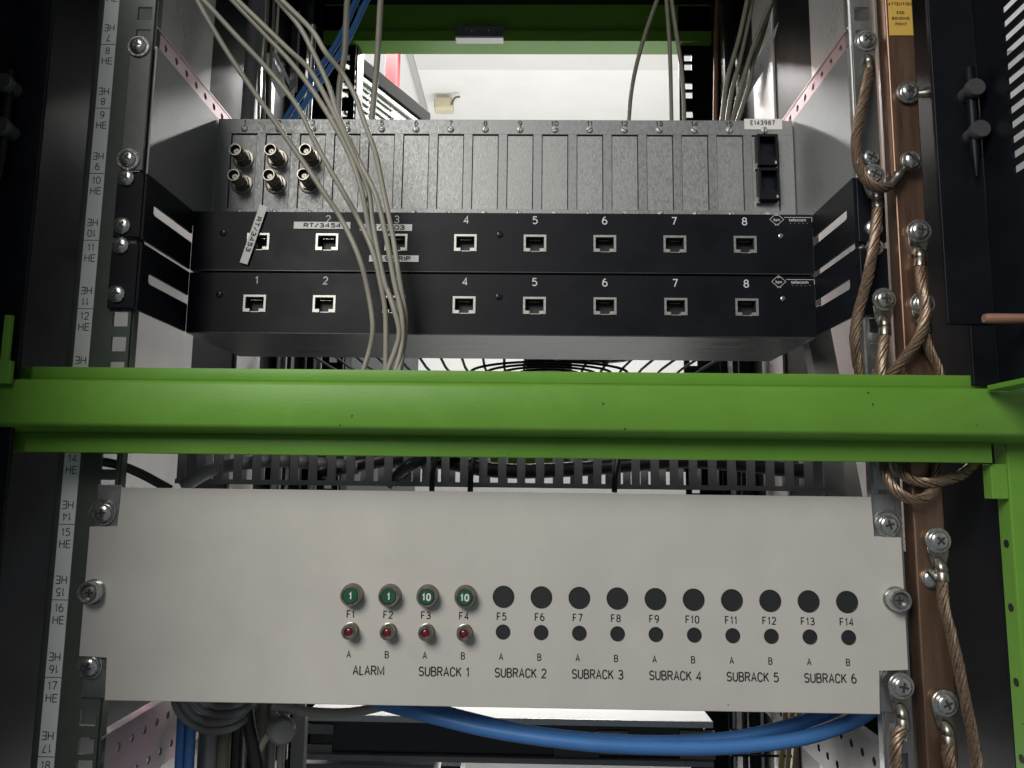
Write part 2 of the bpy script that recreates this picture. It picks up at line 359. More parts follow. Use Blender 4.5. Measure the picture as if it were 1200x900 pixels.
# ------------------------------------------------------------------ cabinet shell
for sx, lab in ((-1, 'smooth sheet metal side wall of the cabinet behind the numbered left rail'), (1, 'smooth sheet metal side wall of the cabinet behind the copper bar')):
    t = thing('side_panel', lab, 'cabinet wall', (sx*296, 0, 0), 'cabinet side walls')
    MB().box(-1.5, 1.5, 54, 236, 62, 720).build('reflection_sheet', 'painted_reflection', t)  # wall split into pale and black areas: its reflections put into the colour
    MB().box(-1.5, 1.5, -37, 53.8, 62, 720).build('edge_sheet', 'black_side', t); MB().box(-1.5, 1.5, 100, 236, -40, 61.8).build('reflection_sheet', 'painted_reflection', t); MB().box(-1.5, 1.5, -37 if sx < 0 else -10, 99.8, -520, 61.8).build('lower_sheet', 'black_side', t); MB().box(-1.5, 1.5, 100, 236, -520, -40.2).build('lower_sheet', 'black_side', t)
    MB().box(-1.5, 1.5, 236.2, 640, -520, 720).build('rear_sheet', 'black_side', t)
    MB().box(-sx*3-1.5, -sx*3+1.5, 338, 408, -520, 720, .5).build('reflection_strip', 'painted_reflection', t)  # pale band painting a bright reflection further back
    for Y in (470,):
        q = MB(); q.box(-sx*14-7, -sx*14+7, Y, Y+26, -520, 720, 2); q.build('stiffener', 'black_gloss', t)
rf = thing('light_block_sheet', 'added black sheet out of view, blocking light above the rear beam', 'light blocker', (0, 0, 722))  # added sheet, out of view: keeps light from above off the rear beam
MB().box(-298, 298, -40, 640, 0, 4, .5).build('sheet', 'black_gloss', rf)
# rear uprights with square holes
for sx, lab in ((-1, 'dark rear upright with square holes behind the blue cables'), (1, 'dark rear upright with square holes at upper right')):
    t = thing('rear_upright', lab, 'rack rail', (sx*264, 600, 0), 'rear uprights')
    inn = -sx
    b = MB(); b.box(-24, -8 if sx > 0 else -24+28, 0, 3, -520, 720) if False else None
    xin0, xin1 = (-22, -14) if sx > 0 else (14, 22)
    hx0, hx1 = (-14, -3) if sx > 0 else (3, 14)
    ox0, ox1 = (-3, 24) if sx > 0 else (-24, 3)
    b.box(xin0, xin1, 0, 3, -520, 720); b.box(ox0, ox1, 0, 3, -520, 720)
    z = -520
    holes = []
    k = 0
    while True:
        zc = 636.5-44.45*math.floor(k/2) - (14.2 if k % 2 else 0)
        if zc < -500: break
        holes.append(zc); k += 1
    zt = 720
    for zc in holes:
        b.box(hx0, hx1, 0, 3, zc+5, zt); zt = zc-5
    b.box(hx0, hx1, 0, 3, -520, zt)
    b.build('plate', 'black_satin', t)
    MB().box(24 if sx < 0 else -24-0, 26 if sx < 0 else -22.5, 0.5, 40, -520, 720).build('return_flange', 'black_satin', t) if sx < 0 else None
    MB().box(24 if sx > 0 else -36, 36 if sx > 0 else -24, -14, 30, -520, 720, 2).build('frame_leg', 'black_gloss', t)
rb = thing('rear_beam', 'dark green beam across the top of the rack at the rear', 'beam', (0, 600, 690))
MB().prism([(0, 90), (0, -14), (-12, -18), (-12, -34), (4, -34), (4, -30), (30, -30), (30, 90)], -330, 330, 'x', .8).build('profile', 'green', rb)
r2 = thing('rear_beam', 'green rear beam glimpsed through the slotted wiring duct', 'beam', (0, 600, 24))
MB().prism([(0, 0), (0, 9), (-10, 12), (-10, 34), (0, 37), (0, 46), (30, 46), (30, 0)], -330, 330, 'x', .8).build('profile', 'green', r2)
pa = at(535, 30, 580); pb = at(590, 50, 580)
br = thing('bracket_plate', 'small grey angle bracket with two screws under the dark green rear beam', 'bracket', (pa.x, 580, pb.z))
MB().box(0, pb.x-pa.x, 0, 3, 4, pa.z-pb.z, .6).build('plate', 'galv_smooth', br)
MB().box(0, pb.x-pa.x, -12, 3, 0, 3, .6).build('lip', 'white_powder', br)
for u in (.32, .68): screw(SCREW_T, br, (pb.x-pa.x)*u, 0, (pa.z-pb.z)*.75)

# ================================================================== RAILS
def rail(x0, hx0, hx1, x1, mt, lab, label_lines):
    t = thing('mounting_rail', lab, 'rack rail', (0, 0, 0), 'front mounting rails')
    b = MB(); zt, zb = 420, -300
    b.box(x0, hx0, 0, 2, zb, zt) if hx0 > x0 else None
    b.box(hx1, x1, 0, 2, zb, zt)
    hs = []
    for i in range(-4, 13):
        z0 = 288.6-44.45*i
        for dz in (6.35, 22.2, 38.1): hs.append(z0-dz)
    hs = sorted([h for h in hs if zb+6 < h < zt-6], reverse=True); top = zt
    for h in hs: b.box(hx0, hx1, 0, 2, h+4.7, top); top = h-4.7
    b.box(hx0, hx1, 0, 2, zb, top)
    fx = x1 if x0 < 0 else x0
    b.box(fx-1 if x0 < 0 else fx-.8, fx+.8 if x0 < 0 else fx+1, 2.02, 8, zb, zt)
    ox = x0 if x0 < 0 else x1
    b.box(ox-1, ox+1, 2.02, 30, zb, zt)
    b.build('rail_plate', mt, t)
    return t
rl = rail(-266.5, -239.8, -230.2, -228.4, 'rail_green_grey', 'dark mounting rail at left with a printed HE unit strip', True)
rr = rail(228.4, 230.6, 240.2, 244.0, 'galv_smooth', 'bare metal mounting rail beside the copper bar at right', False)
us = MB().box(-262.3, -252.6, -.35, -.05, -220, 400).build('unit_strip', 'label_white', rl)
for i in range(-3, 12):
    z = 288.6-44.45*i
    if z < -215 or z > 395: continue
    MB().box(-262.2, -252.7, -.45, -.36, z-.2, z+.2).build('printed_line', 'print_black', us)
    text(str(8+i), 4.9, -257.4, -.45, z-4.6, 'print_black', us, 'printed_number', .82, 0, -.07)
    text('HE', 4.9, -257.4, -.45, z-11.7, 'print_black', us, 'printed_word', .95, 0, -.07)
    text(str(7+i), 4.9, -257.6, -.45, z+4.6, 'print_black', us, 'printed_number', .82, math.pi, -.07)
    text('HE', 4.9, -257.6, -.45, z+11.7, 'print_black', us, 'printed_word', .95, math.pi, -.07)

# perforated depth profiles running back along both side walls
def depth_profile(sx, z0, z1, mt, lab, y1=560, rows=1, x=228.4):
    t = thing('depth_profile', lab, 'bracket', (sx*x, 0, z0), 'perforated depth profiles'); b = MB(); h = z1-z0
    y0 = 3
    rowz = [h*(r+.5)/rows for r in range(rows)]
    cuts = [0]
    hh = 3.6
    for rz in rowz: cuts += [rz-hh, rz+hh]
    cuts.append(h)
    for i in range(0, len(cuts), 2): b.box(-.8, .8, y0, y1, cuts[i], cuts[i+1])
    for i in range(1, len(cuts)-1, 2):
        y = y0; k = 0; ph = 8 if (i//2) % 2 else 0; zc = (cuts[i]+cuts[i+1])/2
        while y < y1:
            ye = min(y1, y+9.0+(ph if k == 0 else 0)); b.box(-.8, .8, y, ye, cuts[i], cuts[i+1]); y = ye; k += 1
            if y+7.2 > y1: continue
            yc = y+3.6; O = [(yc+2.7*math.cos(math.radians(22.5+45*q)), zc+2.7*math.sin(math.radians(22.5+45*q))) for q in range(8)]
            for cy, cz, a, c, d in ((y+7.2, zc+hh, 0, 1, 0), (y, zc+hh, 2, 3, 0), (y, zc-hh, 4, 5, 0), (y+7.2, zc-hh, 6, 7, 0)):
                b.prism([O[a], (cy, cz), O[c]], -.8, .8, 'x')
            cs_ = [(y+7.2, zc+hh), (y, zc+hh), (y, zc-hh), (y+7.2, zc-hh)]
            for q in range(4): b.prism([O[(2*q+1) % 8], cs_[q], cs_[(q+1) % 4], O[(2*q+2) % 8]], -.8, .8, 'x')
            y += 7.2
    b.box(-sx*0-1.2, 6 if sx > 0 else 1.2, y0, y1, h, h+1.4) if sx > 0 else b.box(-6, 1.2, y0, y1, h, h+1.4)
    b.build('profile', mt, t); return t
depth_profile(-1, 289.5, 302, 'passivated', 'pinkish perforated strip running back above the subrack at left')
depth_profile(1, 289.5, 302, 'passivated', 'pinkish strip running back above the subrack at right')
depth_profile(-1, -190, -147, 'passivated', 'wide perforated bracket with two rows of holes under the grey panel at left', 300, 2)
depth_profile(1, -190, -147, 'cable_dark', 'dark perforated bracket under the grey panel at lower right', 300, 2, 232)

# ================================================================== SUBRACK (15 numbered slots + jack slot)
sb = thing('subrack', 'bare metal subrack with fifteen numbered slots above the black panels', 'subrack', (0, 100, 198.5))
zt = 89.0
pitch = 27.1; xs0 = -203.5
rib = []
b = MB()
b.box(-224.5, 224.5, 0, 3, 77.0, zt, .25); b.box(-224.5, 224.5, 0, 3, -8, 16.0)
edges = [-224.5]
for k in range(16):
    c = xs0+pitch*k; wl = 10.3
    edges += [c-wl, c+wl]
edges.append(224.5)
for i in range(0, len(edges), 2): b.box(edges[i], edges[i+1], 0, 3, 16.0, 77.0)
b.build('face_frame', 'galv', sb)
MB().box(-224.3, 224.3, 3.3, 3.9, -6, zt-3.2).build('back_sheet', 'dark_hole', sb)
MB().box(-224.3, 224.3, 3.05, 240, zt-3, zt-.6).build('lid', 'galv', sb)
for sx in (-1, 1):
    t = MB(); t.prism([(-99, -8), (-99, zt+.4), (240, zt+.4), (240, -8)], sx*226.2-.8, sx*226.2+.8, 'x')
    t.build('side_wall', 'galv', sb)
    b = MB(); b.box(min(sx*227.1, sx*241.3), max(sx*227.1, sx*241.3), -103, -101, 2.5, zt+.4, .4); b.build('mounting_ear', 'ear_grey', sb)
plate0 = None
for k in range(16):
    c = xs0+pitch*k
    if plate0 is None:
        o = MB().box(-9.75, 9.75, 1.1, 2.4, 16.3, 76.2, .25).build('slot_plate', 'galv_plate', sb); plate0 = o
    else: o = dup(plate0, sb)
    o.location.x = c*S
for k in range(16):
    c = xs0+pitch*k
    screw(SCREW_S, sb, c-.4, 0, 80.9, None, 'slot_screw'); screw(SCREW_S, sb, c-.2, 0, 12.2, None, 'slot_screw')
    if k < 15: text(str(k+1), 4.2, c-.2, -.12, 86.0, 'print_black', sb, 'printed_number', 1.0, 0, .06)
# BNC sockets
def bnc(parent, x, z):
    w0 = MB().lathe((x, 1, z), (0, -1, 0), [(0, 8.3), (.8, 8.3), (1.0, 7.8), (1.0, 6.2)], 26).build('bnc_socket', 'nickel', parent, True)
    MB().lathe((x, 0, z), (0, -1, 0), [(0, 6.6), (2.6, 6.6), (2.6, 5.2), (3.4, 5.0)], 6).build('hex_nut', 'nickel', w0)
    q = MB(); q.lathe((x, -2, z), (0, -1, 0), [(0, 4.9), (5, 4.9), (5.2, 4.4), (7.2, 4.4), (7.4, 4.9), (14.4, 4.9), (15, 4.6), (15, 3.9), (6, 3.9)], 24)
    q.build('barrel', 'nickel', w0, True)
    q = MB(); q.lathe((x, -7, z), (0, -1, 0), [(0, 3.85), (.2, 3.85)], 20); q.mi = 1
    q.lathe((x, -7, z), (0, -1, 0), [(0, 2.3), (6.5, 2.3), (6.5, 1.5)], 16); q.mi = 2; q.lathe((x, -7, z), (0, -1, 0), [(6.4, 1.5), (6.6, 1.5)], 12); q.mi = 0; q.lathe((x, -7, z), (0, -1, 0), [(6.5, .5), (6.9, .5)], 10)
    q.build('insulator', ['dark_hole', 'paper', 'nickel'], w0)
    q = MB(); q.lathe((x-4.7, -11.5, z), (-1, 0, 0), [(0, .9), (1.2, .9)], 10); q.lathe((x+4.7, -11.5, z), (1, 0, 0), [(0, .9), (1.2, .9)], 10); q.build('bayonet_pin', 'nickel', w0)
for c, zz in ((-203.3, 56), (-203.3, 35.8), (-176.5, 56.2), (-176.6, 36), (-149.8, 56.3), (-150.4, 36.6)): bnc(sb, c, zz)
# two black modular jacks in the last slot
for zc, xj in ((62.3, 202.6), (35.2, 203.0)):
    b = MB(); W, H = 7.6, 12.4
    b.box(xj-W, xj-W+1.6, -7, 1, zc-H, zc+H); b.box(xj+W-1.6, xj+W, -7, 1, zc-H, zc+H)
    b.box(xj-W+1.6, xj+W-1.6, -7, 1, zc+H-2, zc+H); b.box(xj-W+1.6, xj+W-1.6, -7, 1, zc-H, zc-H+5.5); b.box(xj-W+1.6, xj+W-1.6, -4.5, 1, zc-H+5.5, zc-4)
    b.box(xj-W+1.6, xj+W-1.6, .2, .9, zc-H+5.5, zc+H-2)
    j = b.build('modular_jack', 'black_satin', sb)
    MB().box(xj-W-.6, xj-W+1.4, -3, .9, zc-H-1.5, zc-H+3).build('spring_contact', 'shield', j)
    MB().box(xj+W-2.6, xj+W-1.2, -7.4, -7.1, zc-H+.8, zc-H+3).build('spring_contact', 'shield', j)
    for k in range(6): pass
st = MB().box(187.3, 216.4, -.35, -.05, 81.6, 90.2).build('sticker', 'paper', sb)
text('E143987', 4.0, 201.5, -.45, 87.0, 'print_black', st, 'printed_word', .72, 0, .05)
for x, z in ((-235.3, 285.2-198.5), (-236.1, 208-198.5)): screw(SCREW_W, sb, x, -103, z, None, 'rail_screw')
for x, z in ((235.0, 211.2-198.5),): screw(SCREW, sb, x, -103, z, None, 'rail_screw')

# ================================================================== BLACK PATCH PANELS
def port_meshes():
    b = MB(); W, H = 8.1, 6.2
    b.box(-W, -W+1.5, -.5, 9, -H, H); b.box(W-1.5, W, -.5, 9, -H, H); b.box(-W+1.5, W-1.5, -.5, 9, H-1.5, H)
    b.box(-W+1.5, -3.4, -.5, 9, -H, -H+2.3); b.box(3.4, W-1.5, -.5, 9, -H, -H+2.3)
    b.box(-3.4, 3.4, .8, 9, -H, -H+.6)
    sh = b.build('rj45_port', 'shield'); 
    b = MB(); b.box(-W+1.5, W-1.5, 8, 8.8, -H+.5, H-1.5)
    b.box(-W+1.5, -W+1.9, 0.6, 8, -H+2.3, H-1.5); b.box(W-1.9, W-1.5, .6, 8, -H+2.3, H-1.5); b.box(-W+1.9, W-1.9, .6, 8, H-2.0, H-1.5)
    b.box(-W+1.9, -3.4, .6, 8, -H+2.3, -H+2.8); b.box(3.4, W-1.9, .6, 8, -H+2.3, -H+2.8)
    so = b.build('socket', 'plug_black')
    b = MB(); b.mi = 0
    for k in range(8): b.box(-3.7+k*1.02, -3.3+k*1.02, 3.0, 7.5, H-3.2, H-2.9)
    ct = b.build('contact', 'zinc_yellow')
    r = (sh.data, so.data, ct.data)
    for o in (sh, so, ct): bpy.data.objects.remove(o)
    return r
PORT = port_meshes()
def patch_panel(zb, lab, hz, topsx):
    t = thing('patch_panel', lab, 'patch panel', (0, 0, zb), 'black eight port panels')
    H = 44.0; F = 66.0; W = 223.5
    ps = [-175.2+50.07*k for k in range(8)]; pz = 21.3
    b = MB()
    b.box(-W, W, F, F+1.5, pz+6.3, H-.3); b.box(-W, W, F, F+1.5, .4, pz-6.3)
    xs = [-W]
    for c in ps: xs += [c-8.25, c+8.25]
    xs.append(W)
    for i in range(0, len(xs), 2): b.box(xs[i], xs[i+1], F, F+1.5, pz-6.3, pz+6.3)
    b.box(-W, W, F+1.52, 215, H-1.8, H-.3)
    b.build('face_plate', 'black_satin', t)
    b = MB(); b.prism([(-W, F+.2), (W, F+.2), (W-38+16, 226), (-W+38-16, 226)], .2, 1.7, 'z') if False else b.box(-W+.3, W-.3, F+.1, 168, -.6, .35, .15)
    bt = b.build('bottom_sheet', 'black_brushed', t)
    b = MB(); b.box(-W+.2, -W+1.6, F+1.6, 168, .4, H-1.9); b.box(W-1.6, W-.2, F+1.6, 168, .4, H-1.9); b.box(-W+1.8, W-1.8, 166, 168, .4, H-1.9); b.build('body_side', 'black_satin', t)
    for sx in (-1, 1):
        # side wing from the rail back to the face, with a long slot that runs out at the fold
        X0, X1 = sorted((sx*(W+.2), sx*(W+1.7)))
        zs0, zs1 = 20.1, 26.9; wb = .3 if sx < 0 else 1.9; wt = H-.3 if sx < 0 else H-.9
        b = MB()
        b.prism([(-2, wb), (-2, wt), (9, wt), (9, zs1-1.2), (9, zs0+1.2), (9, wb)], X0, X1, 'x')
        b.prism([(9, zs1-1.2), (9, wt), (F, wt), (F, zs1), (10.6, zs1)], X0, X1, 'x')
        b.prism([(9, wb), (9, zs0+1.2), (10.6, zs0), (F, zs0), (F, wb)], X0, X1, 'x')
        b.build('side_wing', 'black_satin', t)
        b = MB(); a0, a1 = sorted((sx*(W+1.75), sx*242.5)); b.box(a0, a1, -3.2, -1, 1, H-1, .6); b.build('mounting_ear', 'black_satin', t)
    for k, c in enumerate(ps):
        o = bpy.data.objects.new('rj45_port', PORT[0]); col.objects.link(o); o.parent = t; o.location = Vector((c, F, pz))*S
        for me, nm in ((PORT[1], 'socket'), (PORT[2], 'contact')):
            q = bpy.data.objects.new(nm, me); col.objects.link(q); q.parent = o
        if not (k == 0 and topsx): text(str(k+1), 6.0, c+(0 if k else .5), F-.12, 38.4, 'print_white', t, 'printed_number', .86, 0, -.02)
    for x in (-201, -.4, 200.8):
        o = screw(SCREW_T, t, x, F, 27.6, None, 'face_screw'); o.data = SCREWB if x < 100 else SCREW_T
    # printed maker's mark: diamond with letters and a boxed word
    lx, lz = 198.3, 40.0; y = F-.12
    lg = bpy.data.objects.new('printed_logo', None); bpy.data.objects.remove(lg)
    b = MB(); d = 5.0; g = .16
    def seg(x0, z0, x1, z1):
        n = Vector((-(z1-z0), 0, x1-x0)).normalized()*g
        b.quad((x0-n.x, y, z0-n.z), (x1-n.x, y, z1-n.z), (x1+n.x, y, z1+n.z), (x0+n.x, y, z0+n.z))
    seg(lx-d, lz, lx-1.4, lz+3.4); seg(lx+1.4, lz+3.4, lx+d, lz); seg(lx+d, lz, lx+1.2, lz-3.4); seg(lx-1.2, lz-3.4, lx-d, lz)
    for u in (-.9, 0, .9): seg(lx+u, lz+3.0, lx+u, lz+4.2+(.5 if u == 0 else 0))
    seg(lx-1.2, lz+3.0, lx+1.2, lz+3.0)
    for u in (-.8, .8): seg(lx+u-.5, lz-3.9, lx+u, lz-3.3); seg(lx+u, lz-3.3, lx+u+.5, lz-3.9); seg(lx+u+.5, lz-3.9, lx+u, lz-4.5); seg(lx+u, lz-4.5, lx+u-.5, lz-3.9)
    seg(lx+d+.4, lz+1.6, lx+25.0, lz+1.6); seg(lx+25, lz+1.6, lx+25, lz-1.8)
    for k in range(5): seg(lx+9.5+k*3, lz-2.7, lx+9.9+k*3, lz-2.7)
    lg = b.build('printed_logo', 'print_white', t)
    text('kpn', 2.1, lx, y, lz-.2, 'print_white', lg, 'printed_word', 1.05, 0, .03); text('telecom', 2.35, lx+14.8, y, lz-.3, 'print_white', lg, 'printed_word', 1.12, 0, .03)
    return t
def dark_screw():
    o = MB().lathe((0, 0, 0), (0, -1, 0), [(0, 2.4), (.6, 2.4), (1.2, 1.6), (1.2, .9), (.5, .9)], 16).build('face_screw', 'black_gloss', None, True)
    me = o.data; bpy.data.objects.remove(o); return me
SCREWB = dark_screw()
pu = patch_panel(155.4, 'upper black eight port panel with white paper strips stuck on it', 0, True)
pl = patch_panel(109.6, 'lower black eight port panel with no paper strips', 0, False)
for t, zs in ((pu, (195.4, 163.8)), (pl, (150.9, 119.5))):
    for z in zs: screw(SCREW, t, -236.6, -3.2, z-t.location.z/S, None, 'rail_screw')
for z, t in ((200, pu), (165, pu), (152.9, pl)): screw(SCREW, t, 234.6, -3.2, z-t.location.z/S, None, 'rail_screw')
# paper strips on the upper panel
def strip(x0, x1, z0, z1, s, xs, tilt=0.0):
    cx, cz = (x0+x1)/2, (z0+z1)/2; zz = cz-155.4
    o = MB().box(-(x1-x0)/2, (x1-x0)/2, -.2, 0, -(z1-z0)/2, (z1-z0)/2).build('paper_strip', 'paper', pu)
    o.location = Vector((cx, 65.4 if not tilt else 64.0, zz))*S; o.rotation_euler = (math.radians(-1.5) if tilt else 0, tilt, 0)
    text(s, 3.5, 0, -.32, 0, 'print_black', o, 'printed_word', xs, 0, .10, space=1.12)
    return o
strip(-149.6, -108.5, 186.2, 191.4, 'RT/3454', 1.35)
strip(-101.5, -63.7, 185.0, 190.0, 'RT/8703', 1.35)
strip(-94.0, -58.3, 162.0, 166.8, 'B.9 GRIP', 1.25)
strip(-200.5, -155.5, 178.4, 184.2, 'RT/3453', 1.35, math.radians(105.7))

# ================================================================== GREY FUSE PANEL
fp = thing('fuse_panel', 'wide light grey fuse panel lettered ALARM and SUBRACK 1 to 6', 'fuse panel', (0, 0, -123))
Hh = 123.0; nx, nz = 17.3, 23.5; Wp = 241.3
out = [(-Wp+nx, 0), (Wp-nx, 0), (Wp-nx, 24.5), (Wp, 24.5), (Wp, Hh-nz), (Wp-nx*.95, Hh-nz), (Wp-nx*.95, Hh), (-Wp+nx, Hh), (-Wp+nx, Hh-nz), (-Wp, Hh-nz), (-Wp, 24.5), (-Wp+nx, 24.5)]
b = MB(); b.prism(out, -4, -1.2, 'y', .45); b.build('face_plate', 'panel_grey', fp)
MB().box(-Wp+nx+2, Wp-nx-2, 4, 150, 1, 2.5).build('base_sheet', 'galv_smooth', fp)
for sx in (-1, 1):
    for lo in (0, 1):
        b = MB(); x0, x1 = sorted((sx*(Wp-nx+1), sx*(Wp-1.2))); z0, z1 = (.5, 25.0) if lo else (Hh-nz-1, Hh+1.5)
        b.box(x0, x1, -1.15, -.1, z0, z1, .4); b.build('mounting_ear', 'galv_smooth', fp)
        b = MB()
        z = (-105.2 if lo else -15.6)+123
        arc = []
        for k in range(19):
            a = math.pi*k/18*1.0
            arc.append((sx*235+math.cos(a)*8.0, -1.6, z+math.sin(a)*8.0 if not lo else z+math.sin(a)*8.0))
        b.tube(arc, .55, 6); b.build('slot_rim', 'galv_smooth', fp, True)
screw(SCREW_W, fp, -234.4, -1.4, 107.6); screw(SCREW_W, fp, -235.2, -1.4, 18.6); screw(SCREW_W, fp, 234.4, -1.4, 106.8)
for x, z in ((-235.4, 61.6), (231.8+4, 64.3)):     # long captive screws at the mid height
    cs = MB().lathe((x, -4, z), (0, -1, 0), [(0, 7.4), (.6, 7.4), (.6, 6.4), (6.5, 6.4), (7.2, 5.9), (7.2, 4.9), (4.2, 4.7)], 28).build('captive_screw', 'zinc', fp, True)
    b = MB(); b.lathe((x, -4-4.4, z), (0, -1, 0), [(0, 4.6), (.3, 4.6), (.6, 4.2)], 24); b.build('screw_head', 'steel_dull', cs, True)
    b = MB(); b.box(x-2.4, x+2.4, -9.12, -8.6, z-.5, z+.5); b.box(x-.5, x+.5, -9.16, -8.6, z-2.4, z+2.4); b.build('cross_recess', 'recess', cs)
fx = [7.7+22.23*(k-4) for k in range(14)]
zf, zl = 62.3, 42.3
plugA = plugB = None
for k, x in enumerate(fx):
    dz = -.08*(k-4)*.9 if k > 4 else 0
    text('F%d' % (k+1), 4.6, x-.9, -4.1, 51.0, 'print_black', fp, 'printed_number', .74, 0, .0)
    text('AB'[k % 2], 4.2, x-.9, -4.1, 28.4, 'print_black', fp, 'printed_letter', .74, 0, .0)
    if k < 4:
        f = MB().lathe((x, -4, zf), (0, -1, 0), [(0, 6.6), (1.2, 6.6), (2.0, 6.0), (2.2, 5.9), (5.6, 6.1), (6.3, 5.7), (6.3, 4.6), (4.6, 4.5)], 30).build('fuse_holder', 'nickel', fp, True)
        c = MB().lathe((x, -8, zf), (0, -1, 0), [(0, 4.45), (1.9, 4.45), (2.3, 4.1)], 26).build('green_cap', 'fuse_green', f, True)
        text('1' if k < 2 else '10', 4.4, x, -10.4, zf, 'print_white', f, 'printed_number', .72, 0, .12)
        g = MB().lathe((x-.1, -4, zl-.4), (0, -1, 0), [(0, 4.7), (.8, 4.7), (1.0, 4.3), (6.5, 4.3), (7.2, 3.9), (7.2, 2.8), (5.8, 2.75)], 26).build('indicator_lamp', 'nickel', fp, True)
        MB().lathe((x-.1, -8.5, zl-.4), (0, -1, 0), [(0, 2.7), (1.0, 2.7), (1.7, 2.0), (2.0, 1.0), (2.05, 0)], 20).build('red_lens', 'lens_red', g, True)
    else:
        for which in (0, 1):
            r = 6.35 if which == 0 else 4.25; z = zf if which == 0 else zl
            src = plugA if which == 0 else plugB
            if src is None:
                o = MB().lathe((0, 0, 0), (0, -1, 0), [(0, r), (.3, r), (.5, r-.2), (.5, r-.55), (.28, r-.75)], 36).build('blanking_plug', 'plug_black', fp)
                if which == 0: plugA = o
                else: plugB = o
            else: o = dup(src, fp)
            o.location = Vector((x, -4, z))*S
for s, x0, x1 in (('ALARM', -79.5, -61.0), ('SUBRACK 1', -41, -11.8), ('SUBRACK 2', 3.2, 33.2), ('SUBRACK 3', 47.9, 77.7), ('SUBRACK 4', 92.5, 122.3), ('SUBRACK 5', 137, 167), ('SUBRACK 6', 181.4, 211.4)):
    o = text(s, 5.6, (x0+x1)/2, -4.1, 19.4, 'print_black', fp, 'printed_word', .80, 0, .0, 0, .55)
    wd = (max(v.co.x for v in o.data.vertices)-min(v.co.x for v in o.data.vertices))/S
    o.scale.x = (x1-x0)/wd

# ================================================================== GREEN FRONT FRAME
cb = thing('cross_beam', 'bright green steel beam crossing in front of the rack', 'beam', (0, -30, 20))
prof = [(0, 0), (0, 11.2), (-1.5, 11.8), (-12.6, 13.4), (-14.6, 14.4), (-15.4, 16.2), (-14.2, 37.5), (-13.6, 39.4), (-12, 40.4), (-1.5, 41.6), (0, 42.6), (0, 49.4), (10, 49.4), (10, 0)]
b = MB(); b.prism(prof[1:11]+[(8, 42.6), (8, 11.2)], -330, 330, 'x', .3)
b.box(-330, 281.5, .02, 10, 0, 11.15, .3); b.box(-330, 281.5, .02, 10, 42.65, 49.4, .3)
b.build('profile', 'green', cb, True)
def frame_post(sx, lab, x0, x1, y0, y1, z0, z1, holes):
    t = thing('frame_post', lab, 'frame post', ((x0+x1)/2, y0, z0), 'green frame posts'); wv = (x1-x0)/2
    b = MB(); b.box(-wv, wv, 0, y1-y0, 0, z1-z0, 1.0); b.build('post', 'green', t)
    for z in holes:
        q = MB(); q.lathe((-sx*wv+sx*.0, 6, z-z0), (-sx, 0, 0), [(0, 2.4), (.12, 2.4)], 16); q.build('hole', 'dark_hole', t)
    return t
frame_post(1, 'green upright post at the right edge below the beam', 291.5, 345, -27, -15, -300, 66, [-25, -60, -100, -140])
frame_post(-1, 'thin green upright edge at far left where the beam is joined', -310, -278.5, -28, -24, -2, 19.5, [])
tb = thing('frame_tab', 'small green notched tab under the beam at right', 'bracket', (287, -27, 5), None)
MB().box(-5, 4.2, 0, 8, -5, 14.5, .5).build('tab', 'green', tb)
te = thing('frame_tab', 'thin green tongue standing on the beam at the far left edge', 'bracket', (-271, -45, 66), None)
MB().box(-3.6, .4, -3, 0, 0, 30, .4).build('tongue', 'green', te)
MB().box(-8, 3.0, -3.2, .2, -9, 4, .4).build('foot', 'green', te)

# ------------------------------------------------------------------ hinge frames, black, either side
hr = thing('hinge_frame', 'black steel door frame with round knobs and vent slots at upper right', 'door frame', (0, 0, 0), 'black hinge frames')
MB().box(255.5, 281.5, -41, -38, 96.5, 420, .6).build('front_flange', 'black_satin', hr)
MB().box(267.5, 281.5, -41, -38, 62, 96, .6).build('lower_flange', 'black_satin', hr)
b = MB(); Y0, Y1 = -150, -41.2; zs = [176+8.4*k for k in range(26)]
b.box(281.6, 283.2, -66, Y1, 62, 420); b.box(281.6, 283.2, Y0, -140, 62, 420)
top = 420
for z in reversed(zs): b.box(281.6, 283.2, -140, -66, z+2.6, top); top = z-2.2
b.box(281.6, 283.2, -140, -66, 62, top); b.build('slotted_return', 'black_satin', hr)
MB().box(271, 283, -150, -47, 58.5, 61.5, .5).build('bottom_lip', 'green', hr)
def latch(t, x, zt, zb, k1, k2, yf):
    b = MB(); b.lathe((x, yf-5, zb), (0, 0, 1), [(0, .8), (14, 2.6), (zt-zb-1, 2.8), (zt-zb, 2.2)], 14); b.build('latch_rod', 'black_satin', t, True)
    for z, dx in ((k1, 0), (k2, 1.2)):
        MB().lathe((x+dx, yf, z), (0, -1, 0), [(0, 4.6), (6, 4.4), (7, 5.4), (10.5, 5.4), (11.3, 4.8)], 22).build('knob', 'knob_grey', t, True)
latch(hr, 274, 247, 181, 232, 207, -41)
hl = thing('hinge_frame', 'black steel door frame with round knobs at upper left', 'door frame', (0, 0, 0), 'black hinge frames')
MB().box(-345, -268.5, -41, -38.4, -330, 420, .6).build('front_flange', 'black_satin', hl)
MB().box(-293.5, -291.8, -238, -41.2, -330, 420, .4).build('return', 'black_satin', hl)
latch(hl, -287, 244, 176, 234, 207, -41)
pn = atx(1198, 372, 275); pe = at(1153, 373, pn.y)
cp = tag(MB().lathe((pe.x+26, pn.y, pe.z), (-1, 0, 0), [(0, 3.4), (3, 3.4), (3, 2.6), (24, 2.6), (26, 2.2)], 16).build('copper_pin', 'pin_copper', None, True), 'short copper pin sticking out sideways at the right edge', 'pin')

